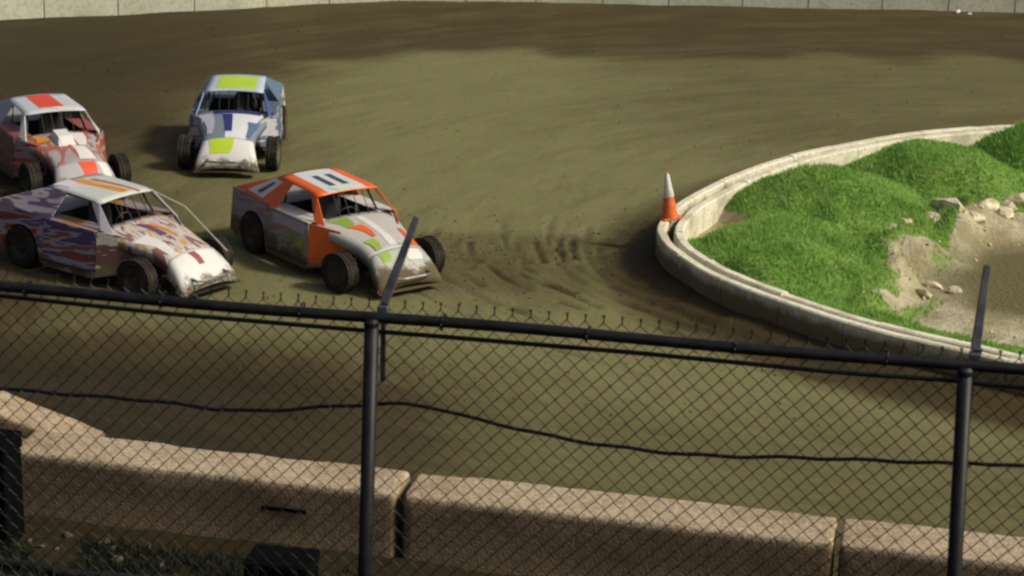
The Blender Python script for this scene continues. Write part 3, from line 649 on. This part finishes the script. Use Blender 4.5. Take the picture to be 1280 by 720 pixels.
def make_car(label, loc, rz, L, fr_steer=0.0):
    car = empty('race_car', (loc[0], loc[1], 0.0), rz); tag(car, label, 'race car', 'dirt modified race cars in the turn')
    # chassis, suspension, bumpers
    mb = MB()
    for s in (-1, 1):
        mb.tube([(-1.9, s * .38, .42), (-.9, s * .42, .22), (.7, s * .42, .22), (1.6, s * .30, .34), (1.75, s * .30, .45)], .028)
        mb.tube([(1.35, s * .32, .28), (1.35, s * .76, .32)], .022); mb.tube([(1.2, s * .32, .42), (1.35, s * .76, .42)], .018); mb.tube([(-1.35, 0, .335), (-1.35, s * .75, .335)], .045)
        mb.tube([(1.30, s * .40, .72), (1.36, s * .66, .33)], .035)
    for x, z in ((-1.8, .42), (-.85, .24), (.4, .22), (1.55, .34)): mb.tube([(x, -.38, z), (x, .38, z)], .025)
    mb.box((0.95, 0, .50), (.62, .44, .42)); mb.box((-1.65, 0, .55), (.5, .6, .35))
    mb.build('chassis', M['dark'], car)
    mb = MB(); mb.plate([(.42, -.80, .2), (.42, .80, .2), (.42, .80, .90), (.42, -.80, .90)], .012); mb.plate([(-.88, -.8, .2), (-.88, .8, .2), (-.88, .8, .92), (-.88, -.8, .92)], .012)
    mb.plate([(-.86, -.84, .19), (.40, -.84, .19), (.40, .84, .19), (-.86, .84, .19)], .012); mb.build('cockpit_tub', M['dark'], car)
    mb = MB()
    for s in (-1, 1):
        mb.tube([(.30, s * .62, .2), (.28, s * .58, .92), (.05, s * .50, 1.30), (-.85, s * .48, 1.34), (-.90, s * .52, .9), (-.9, s * .55, .2)], .022)
        mb.tube([(-.88, s * .48, 1.3), (-1.75, s * .45, .85)], .02); mb.tube([(.28, s * .78, .6), (-.88, s * .78, .6)], .02)
    for x, z in ((.05, 1.30), (-.85, 1.34), (.28, .90)): mb.tube([(x, -.5, z), (x, .5, z)], .022)
    mb.tube([(-.88, .5, .9), (-.86, -.48, 1.3)], .018)
    mb.build('roll_cage', M[L.get('cage', 'dark')] if isinstance(L.get('cage', 'dark'), str) else L['cage'], car)
    # seat, wheel
    mb = MB(); mb.sheet([[(-.20 - .12 * abs(v), v * .25 + .15, .36 + .09 * v * v) for v in (-1, -.5, 0, .5, 1)], [(-.55, v * .25 + .15, .33 + .12 * v * v) for v in (-1, -.5, 0, .5, 1)], [(-.66 + .1 * v * v, v * .26 + .15, .6) for v in (-1, -.5, 0, .5, 1)], [(-.72 + .13 * v * v, v * .25 + .15, .95) for v in (-1, -.5, 0, .5, 1)], [(-.74 + .13 * v * v, v * .15 + .15, 1.15) for v in (-1, -.5, 0, .5, 1)]], .03)
    mb.build('seat', M['dark'], car, True)
    mb = MB(); mb.tube([(-.02 + .06 * math.sin(t), .15 + .19 * math.cos(t), .80 + .18 * math.sin(t)) for t in np.linspace(0, 2 * math.pi, 19)], .014, 6, False); mb.tube([(-.02, .15, .80), (.4, .15, .62)], .016); mb.tube([(-.02, -.04, .80), (-.02, .34, .80)], .012)
    mb.build('steering_wheel', M['dark'], car)
    # wheels
    for (x, s, w, st) in ((1.35, 1, .24, fr_steer), (1.35, -1, .24, fr_steer), (-1.35, 1, .31, 0), (-1.35, -1, .31, 0)):
        R0 = .335 if x > 0 else .345; y = .86 if x > 0 else .80
        we = empty('wheel', (x, s * y, R0 - .006)); we.parent = car; we.rotation_euler = (0, 0, st)
        h = w / 2; mb = MB(); prof = [(.19, -h + .03), (.20, -h + .008), (.27, -h), (R0 - .03, -h + .012), (R0 - .008, -h + .035)]
        for g in (-.33, 0, .33): prof += [(R0, (g - .12) * w), (R0 - .012, (g - .1) * w), (R0 - .012, (g + .1) * w), (R0, (g + .12) * w)]
        prof += [(R0 - .008, h - .035), (R0 - .03, h - .012), (.27, h), (.20, h - .008), (.19, h - .03)]
        mb.lathe(prof, (0, 0, 0), 32)
        for k in range(22):
            a = 2 * math.pi * k / 22; m_ = Matrix.Rotation(-a, 3, 'Y')
            for g in (-.38, .38): mb.box(m_ @ Vector((R0 - .004, g * w, 0)), (.016, .14 * w, .05), m_)
        mb.build('tyre', M['tyre'], we)
        mb = MB(); mb.lathe([(.195, -h + .04), (.195, h - .05), (.20, h - .015), (.185, h - .01), (.16, h - .04), (.06, h - .10), (.05, h - .06), (.0, h - .06)] if s > 0 else [(.195, h - .04), (.195, -h + .05), (.20, -h + .015), (.185, -h + .01), (.16, -h + .04), (.06, -h + .10), (.05, -h + .06), (.0, -h + .06)], (0, 0, 0), 24)
        mb.build('rim', L.get('rim', M['rim']), we, True)
    # body sides
    for s in (-1, 1):
        nm = 'left' if s > 0 else 'right'
        def sp(pts): return [(x, s * (side_y(z) - (0.0 if x < .45 else (x - .45) * .62)), z) for x, z in pts]
        mb = MB(); mb.plate(sp([(-.80, .15), (.42, .15), (.44, .55), (.40, .93), (-.80, .93)]), .016); mb.build('door_panel', L['door'], car)
        arch = [(-1.35 + .43 * math.cos(t), .30 + .43 * math.sin(t)) for t in np.linspace(-.35, math.pi + .2, 14)]
        q = [(-.82, .15), (-.82, .935), (-1.4, .97), (-2.08, 1.02), (-2.06, .40), (-1.82, .28)] + arch[::-1][:] 
        q = [(-.82, .935), (-1.4, .97), (-2.08, 1.02), (-2.06, .36)] + arch[::-1] + [(-.90, .15), (-.82, .15)]
        # split the arched panel into convex strips
        mb = MB(); up = [(-.82, .935), (-1.4, .97), (-2.08, 1.02)]
        xs_ = np.linspace(-.82, -2.07, 24); row = []
        for x in xs_:
            zt = np.interp(-x, [.82, 1.4, 2.08], [.935, .97, 1.02]); dx_ = x + 1.35
            zb = .17 + max(0, -(x + 1.35) - .43) * .35
            if abs(dx_) < .43: zb = max(zb, .30 + math.sqrt(.43 ** 2 - dx_ ** 2))
            row.append([(x, s * side_y(z), z) for z in np.linspace(zb, zt, 5)])
        mb.sheet(row if s > 0 else [r[::-1] for r in row], .016); qp = mb.build('quarter_panel', L['quarter'], car)
        mb = MB(); mb.plate(sp([(.45, .18), (.98, .30), (1.0, .62), (.92, .86), (.45, .93)]), .014); mb.build('fender_panel', L['fender'], car)
        # top of body beside the cockpit
        mb = MB(); mb.plate([(-.86, s * .52, .935), (.40, s * .52, .935), (.40, s * .855, .925), (-.86, s * .855, .93)], .012); mb.build('cockpit_side', L['cowl'], car)
        # pillar and sail panel
        r0, r1, rm = Vector(roof_pt(.0, s * .99)), Vector(roof_pt(.98, s * .985)), Vector(roof_pt(.36, s * .99))
        dn = Vector((0, 0, -.012))
        mb = MB(); mb.plate([r1 + dn, r1 + dn + Vector((-.17, 0, 0.004)), Vector((.46, s * .78, .94)), Vector((.68, s * .72, .915))], .02); mb.build('windshield_pillar', L['pillar'], car)
        mb = MB(); mb.plate([r0 + dn, rm + dn, Vector((-.66, s * .845, .93)), Vector((-2.0, s * .845, 1.02))], .016); sail = mb.build('sail_panel', L['sail'], car)
        if 'sail_plate' in L:
            A, B, Cc, D = r0 + dn, rm + dn, Vector((-.66, s * .845, .93)), Vector((-2.0, s * .845, 1.02))
            bl = lambda u, v: (A * (1 - u) + B * u) * (1 - v) + (D * (1 - u) + Cc * u) * v
            nn = (B - A).cross(D - A).normalized(); nn = nn if nn.y * s > 0 else -nn
            mb = MB(); mb.plate([bl(*q) + nn * .0125 for q in ((.06, .12), (.55, .15), (.62, .9), (.22, .88))], .006); pl = mb.build('number_plate', L['sail_plate'][0], sail)
            mb = MB(); mb.plate([bl(*q) + nn * .018 for q in ((.30, .25), (.40, .25), (.48, .78), (.38, .78))], .006); mb.build('numeral', L['sail_plate'][1], sail)
        for (poly, mt) in L.get('side_marks', []):
            mb = MB(); mb.plate([(x, s * (side_y(z) + .0125), z) for x, z in poly], .006); mb.build('side_graphic', mt, car)
    # deck, spoiler, tail
    mb = MB(); mb.sheet([[(x, v * .855, z) for v in (1, .5, 0, -.5, -1)] for x, z in ((-.88, .94), (-1.4, .975), (-2.05, 1.015))], .012); mb.build('rear_deck', L['deck'], car)
    mb = MB(); mb.plate([(-2.06, -.85, .45), (-2.06, .85, .45), (-2.06, .85, 1.0), (-2.06, -.85, 1.0)], .014); mb.build('tail_panel', L['deck'], car)
    mb = MB(); mb.tube([(-1.9, -.6, .42), (-2.2, -.6, .45), (-2.2, .6, .45), (-1.9, .6, .42)], .025); mb.build('rear_bumper', M['dark'], car)
    # hood
    vv = [-1, -.8, -.55, -.25, 0, .25, .55, .8, 1]
    rows = []
    for x in np.linspace(.40, 1.72, 12):
        w, z = lerp_tab(HOOD, x); drop = np.interp(x, [.4, 1.72], [.10, .22])
        rows.append([(x, -w - .01, z - .085 - drop)] + [hood_pt(x, v) for v in vv] + [(x, w + .01, z - .085 - drop)])
    mb = MB(); mb.sheet(rows, .012); hood = mb.build('hood', L['hood'], car, True)
    for di, (x0, x1, v0, v1, mt, sk) in enumerate(L['hood_marks']):
        mb = MB(); mb.sheet([r for r in grid(lambda a, b: hood_pt(a, b, .004 + .003 * di), x0, x1, v0, v1, 8, 6, sk, L.get('tp', [.55, -.4, .7, -.6, .5])[di % 5])], .005); mb.build('hood_graphic', mt, hood)
    if 'scoop' in L:
        mb = MB(); mb.sheet([[(x, v * .17 - .05, z + .0) for v in (1, .6, -.6, -1)] if q == 0 else [(x, v * .17 - .05, z + (.13 if abs(v) < .9 else 0)) for v in (1, .75, -.75, -1)] for x, z, q in ((.62, .93, 1), (.95, .875, 1), (1.1, .85, 0))], .01); mb.build('hood_scoop', L['scoop'], hood)
    rows = []
    for x in np.linspace(1.70, 2.15, 9):
        w, z = lerp_tab(NOSE, x); zb = np.interp(x, [1.7, 2.15], [.34, .13])
        rows.append([(x - .02, -w - .03, zb)] + [hood_pt(x, v, .004, NOSE) for v in vv] + [(x - .02, w + .03, zb)])
    mb = MB(); mb.sheet(rows, .014); nose = mb.build('nose', L['nose'], car, True)
    for di, (x0, x1, v0, v1, mt, sk) in enumerate(L['nose_marks']):
        mb = MB(); mb.sheet([r for r in grid(lambda a, b: hood_pt(a, b, .008 + .003 * di, NOSE), x0, x1, v0, v1, 6, 6, sk, .3)], .005); mb.build('nose_graphic', mt, nose)
    mb = MB(); mb.plate([(1.85, -.62, .13), (2.17, -.64, .12), (2.17, .64, .12), (1.85, .62, .13)], .012); mb.build('splitter', L.get('splitter', M['dark']), nose)
    mb = MB(); mb.tube([(1.7, -.34, .38), (2.19, -.36, .34), (2.24, -.2, .34), (2.24, .2, .34), (2.19, .36, .34), (1.7, .34, .38)], .022); mb.build('front_bumper', M['steel'], car)
    # roof
    mb = MB(); mb.sheet([r for r in grid(roof_pt, 0, 1, -1, 1, 8, 8)], .02); roof = mb.build('roof', L['roof'], car, True)
    for di, (u0, u1, v0, v1, mt, sk) in enumerate(L['roof_marks']):
        mb = MB(); mb.sheet([r for r in grid(lambda a, b: roof_pt(a, b, .004 + .003 * di), u0, u1, v0, v1, 6, 6, sk, 0 if (mt in L.get('numerals', []) or di == 0) else .45)], .005)
        mb.build('numeral' if mt in L.get('numerals', []) else 'roof_graphic', mt, roof)
    for y in (-.28, -.09, .10, .29):
        mb = MB(); a_ = Vector(roof_pt(.97, y / .6, -.03)); mb.tube([a_, (.47, y, .955)], .008, 6); mb.build('windshield_bar', M['dark'], car)
    for s in (-1, 1):
        mb = MB(); mb.tube([(1.15, s * .30, .55), (1.05, s * .52, .48), (.7, s * .62, .28), (.35, s * .66, .18)], .035, 8); mb.build('exhaust_header', M['steel'], car)
        mb = MB(); mb.tube([(-.80, s * .955, .26), (.42, s * .95, .26)], .018, 8); mb.build('rub_rail', M['dark'], car)
        for x, z in ((-.70, .88), (-.70, .5), (.32, .88), (.32, .5), (-.2, .88)):
            mb = MB(); mb.box((x, s * (side_y(z) + .011), z), (.035, .008, .035)); mb.build('panel_fastener', M['steel'], car)
    if 'whip' in L:
        mb = MB(); mb.tube([roof_pt(.95, .9, .01), (.85, .72, 1.12), (2.0, .52, .62)], .010, 6); mb.build('brace_rod', L['whip'], car)
    car.location.z = max(ground_z(*( (Matrix.Rotation(rz, 3, 'Z') @ Vector((x, y, 0))).xy + Vector(loc[:2]))) for x in (1.35, -1.35) for y in (.85, -.85))
    return car

ORANGE, WHITE, GREY = (0.80, 0.13, 0.02), (0.72, 0.70, 0.68), (0.34, 0.33, 0.31)
LIME, NAVY, SLATE = (0.50, 0.68, 0.04), (0.03, 0.035, 0.16), (0.10, 0.15, 0.19)
RED, PURPLE, BLACK = (0.58, 0.055, 0.03), (0.14, 0.06, 0.17), (0.02, 0.02, 0.022)
AMBER, ICE, LILAC = (0.72, 0.27, 0.04), (0.48, 0.58, 0.66), (0.45, 0.40, 0.50)
num_dark = paint((0.05, 0.06, 0.10), 0.1)
make_car('orange and white race car with a number 11 on its roof', (-2.95, 33.85), math.radians(-52), dict(
    door=streak('orange_car_side', [(0.30, 0.28, 0.25), (0.34, 0.20, 0.13), (0.33, 0.31, 0.34), (0.20, 0.30, 0.10), (0.40, 0.37, 0.34)], .45, seed=1.0),
    quarter=streak('orange_car_quarter', [(0.28, 0.24, 0.21), (0.40, 0.13, 0.07), (0.30, 0.28, 0.33), (0.22, 0.20, 0.28), (0.38, 0.35, 0.33)], .5, seed=2.0),
    fender=paint(ORANGE, .25), cowl=paint(WHITE, .5), pillar=paint(ORANGE, .1), sail=paint(ORANGE, .12), sail_plate=(paint(WHITE, .2), num_dark),
    side_marks=[([(-.75, .17), (.38, .17), (.38, .30), (-.75, .24)], paint(ORANGE, .45)), ([(.05, .45), (.36, .42), (.36, .62), (.18, .64)], paint((0.28, 0.42, 0.06), .4)), ([(-.7, .72), (.3, .72), (.36, .88), (-.7, .88)], paint(LILAC, .4))],
    deck=paint(GREY, .5), spoiler=paint(GREY, .4), hood=paint((0.55, 0.53, 0.50), .4),
    hood_marks=[(.50, .85, -.75, -.25, paint((0.25, 0.40, 0.06), .4), 0.0), (.55, 1.6, -.12, .18, paint(WHITE, .1), 0.0), (.85, 1.3, -.55, -.15, paint(ORANGE, .15), 0.1), (1.1, 1.66, .62, .96, paint(ORANGE, .2), 0.0), (1.35, 1.65, -.8, -.4, paint((0.33, 0.48, 0.08), .35), 0.0)],
    nose=paint((0.50, 0.52, 0.46), .45), nose_marks=[(1.74, 1.92, .1, .8, paint(WHITE, .15), 0), (1.74, 1.9, -.75, -.35, paint((0.33, 0.48, 0.08), .35), 0)],
    roof=paint(ORANGE, .06), roof_marks=[(.05, .985, -.62, .66, paint((0.66, 0.68, 0.68), .08), 0.0), (.30, .78, -.30, -.10, num_dark, 0.0), (.30, .78, .14, .34, num_dark, 0.0), (.86, .98, -.5, .5, paint((0.6, 0.72, 0.55), .1), 0)], numerals=[num_dark],
    splitter=paint(GREY, .5)), 0.15)
num_navy = paint(NAVY, .1)
make_car('white and navy race car with a lime yellow roof panel', (-5.75, 41.5), math.radians(-87), dict(
    door=streak('blue_car_side', [SLATE, (0.06, 0.09, 0.26), (0.12, 0.20, 0.26), (0.5, 0.5, 0.56), (0.10, 0.14, 0.30)], .35, seed=3.0),
    quarter=streak('blue_car_quarter', [(0.38, 0.38, 0.44), SLATE, WHITE, (0.14, 0.2, 0.24)], .3, seed=4.0),
    fender=streak('blue_car_fender', [(0.56, 0.54, 0.62), (0.10, 0.14, 0.28), (0.55, 0.55, 0.60), (0.16, 0.22, 0.26)], .25, seed=11.0), cowl=paint(SLATE, .4), pillar=paint((0.05, 0.08, 0.26), .1), sail=paint((0.10, 0.17, 0.28), .2), deck=paint(SLATE, .4), spoiler=paint(WHITE, .3),
    hood=paint((0.20, 0.25, 0.31), .4), hood_marks=[(.46, 1.68, -.30, .85, paint((0.70, 0.72, 0.76), .06), 0.0), (.62, 1.45, -.22, .06, num_navy, 0.10), (.44, .60, -.5, .75, num_navy, 0), (1.0, 1.6, .55, .95, paint((0.10, 0.16, 0.30), .1), 0), (.6, 1.5, -.95, -.55, paint((0.50, 0.47, 0.58), .3), 0)], tp=[.3, .0, .0, .6, .5],
    nose=paint(WHITE, .1), nose_marks=[(1.71, 2.0, -.75, .25, paint(LIME, .05), 0)],
    roof=paint(ICE, .15), roof_marks=[(.12, .9, -.62, .72, paint(LIME, .12), 0.0)], splitter=paint(MUD, .6), rim=paint(LIME, .4)), -0.1)
make_car('white race car with a red panel in the middle of its roof', (-8.95, 39.1), math.radians(-60), dict(
    door=streak('red_car_side', [(0.30, 0.03, 0.022), (0.22, 0.03, 0.03), (0.10, 0.03, 0.035), (0.36, 0.05, 0.03), (0.3, 0.26, 0.28)], .3, seed=5.0),
    quarter=streak('red_car_quarter', [(0.26, 0.20, 0.19), (0.34, 0.04, 0.035), (0.14, 0.04, 0.045), (0.36, 0.05, 0.04), (0.3, 0.26, 0.26)], .45, seed=6.0),
    fender=streak('red_car_fender', [(0.30, 0.04, 0.03), (0.36, 0.32, 0.34), (0.40, 0.06, 0.04), (0.18, 0.08, 0.1)], .35, seed=12.0), cowl=paint((0.34, 0.09, 0.08), .35), pillar=paint(WHITE, .15), sail=paint((0.40, 0.42, 0.46), .2), deck=paint(GREY, .4), spoiler=paint(WHITE, .3),
    hood=streak('red_car_hood', [(0.40, 0.36, 0.40), (0.42, 0.40, 0.44), (0.40, 0.13, 0.09), (0.40, 0.34, 0.36), (0.45, 0.22, 0.12)], .3, (1.0, 2.2, 1.0), 13.0), hood_marks=[(.5, 1.1, .1, .62, paint(WHITE, .03), 0.1), (1.15, 1.65, -.05, .6, paint(WHITE, .05), 0.1), (.8, 1.15, -.2, .1, paint(RED, .2), 0), (.5, .8, -.85, -.45, paint(AMBER, .4), 0.05)],
    nose=paint((0.48, 0.46, 0.50), .3), nose_marks=[(1.73, 2.0, -.15, .5, paint((0.75, 0.10, 0.04), .08), 0), (1.73, 2.05, .55, .9, paint(WHITE, .05), 0)],
    roof=paint((0.55, 0.57, 0.62), .12), roof_marks=[(.06, .80, -.40, .42, paint((0.70, 0.075, 0.03), .06), 0.0), (.84, .98, -.1, .9, paint(WHITE, .1), 0)], scoop=paint(WHITE, .05)), 0.05)
make_car('white race car with flame stripes on the roof and a long brace rod', (-6.55, 33.05), math.radians(-36), dict(
    door=streak('flame_car_side', [(0.05, 0.04, 0.07), (0.42, 0.05, 0.03), (0.10, 0.07, 0.28), (0.50, 0.46, 0.50), (0.40, 0.10, 0.05), (0.06, 0.05, 0.09)], .22, seed=7.0),
    quarter=streak('flame_car_quarter', [(0.52, 0.50, 0.56), (0.07, 0.05, 0.14), (0.40, 0.06, 0.04), (0.50, 0.47, 0.54), (0.14, 0.10, 0.28), (0.42, 0.38, 0.46)], .22, seed=8.4),
    fender=streak('flame_car_fender', [(0.22, 0.06, 0.04), (0.5, 0.5, 0.46), (0.12, 0.05, 0.06), (0.5, 0.48, 0.44)], .4, seed=9.0), cowl=streak('flame_car_cowl', [(0.28, 0.07, 0.05), (0.40, 0.2, 0.06), (0.3, 0.24, 0.26), (0.14, 0.08, 0.14)], .3, seed=2.2),
    pillar=paint((0.50, 0.50, 0.56), .2), sail=streak('flame_car_sail', [(0.52, 0.48, 0.58), (0.50, 0.46, 0.54), (0.16, 0.10, 0.22), (0.55, 0.52, 0.58), (0.36, 0.10, 0.08)], .15, seed=14.0), deck=paint(GREY, .3), spoiler=paint(WHITE, .3),
    hood=streak('flame_car_hood', [(0.66, 0.64, 0.62), (0.64, 0.62, 0.62), (0.30, 0.12, 0.12), (0.62, 0.60, 0.62), (0.62, 0.38, 0.14), (0.66, 0.64, 0.60), (0.26, 0.18, 0.32)], .1, (1.0, 3.0, 1.0), 3.0),
    hood_marks=[(1.0, 1.7, -.95, -.45, paint(WHITE, .05), 0.05), (.62, 1.15, -.25, .0, paint(PURPLE, .15), 0.1), (.7, 1.3, .05, .2, paint(AMBER, .1), 0.2)],
    nose=paint((0.74, 0.73, 0.70), .12), nose_marks=[(1.74, 1.95, -.2, .1, paint((0.3, 0.08, 0.08), .2), 0.1)],
    roof=paint((0.56, 0.58, 0.56), .12), roof_marks=[(.10, .9, -.15, .2, paint(AMBER, .08), 0.3), (.2, .97, .30, .48, paint((0.42, 0.14, 0.06), .1), 0.25), (.02, .3, -.9, -.3, paint((0.66, 0.62, 0.70), .05), 0.0), (.35, .9, .02, .12, paint((0.75, 0.5, 0.1), .05), 0.3)],
    whip=paint((0.6, 0.58, 0.46), .05)), 0.1)

# ------------------------------------------------------------------ weeds on the dark strip by the barrier
n = 9000; bx = rng.uniform(-7, -1.2, n); off = rng.uniform(-2.2, -0.75, n)
by = BO[1] + (bx - BO[0]) * BU[1] / BU[0] + off; kp = vnoise(bx * 1.7, by * 1.7) > 0.45; bx, by = bx[kp], by[kp]; n = len(bx)
bz = np.array([ground_z(p, q) for p, q in zip(bx, by)]) - 0.02
hgt = 0.05 + 0.14 * rng.random(n); a = rng.uniform(0, 6.28, n); w = 0.006 + 0.006 * rng.random(n); lx = rng.normal(0, .4, n) * hgt; ly = rng.normal(0, .4, n) * hgt
V = np.stack([np.stack([bx - np.cos(a) * w, by - np.sin(a) * w, bz], 1), np.stack([bx + np.cos(a) * w, by + np.sin(a) * w, bz], 1), np.stack([bx + lx, by + ly, bz + hgt], 1)], 1).reshape(-1, 3)
M['weed'] = simple('weed_green', (0.008, 0.014, 0.006), 0.9, 0, 0.4)
tag(np_mesh('weeds', V, np.arange(3 * n).reshape(-1, 3), M['weed'], smooth=False), 'dark weeds growing along the foot of the barrier', 'weeds', kind='stuff')
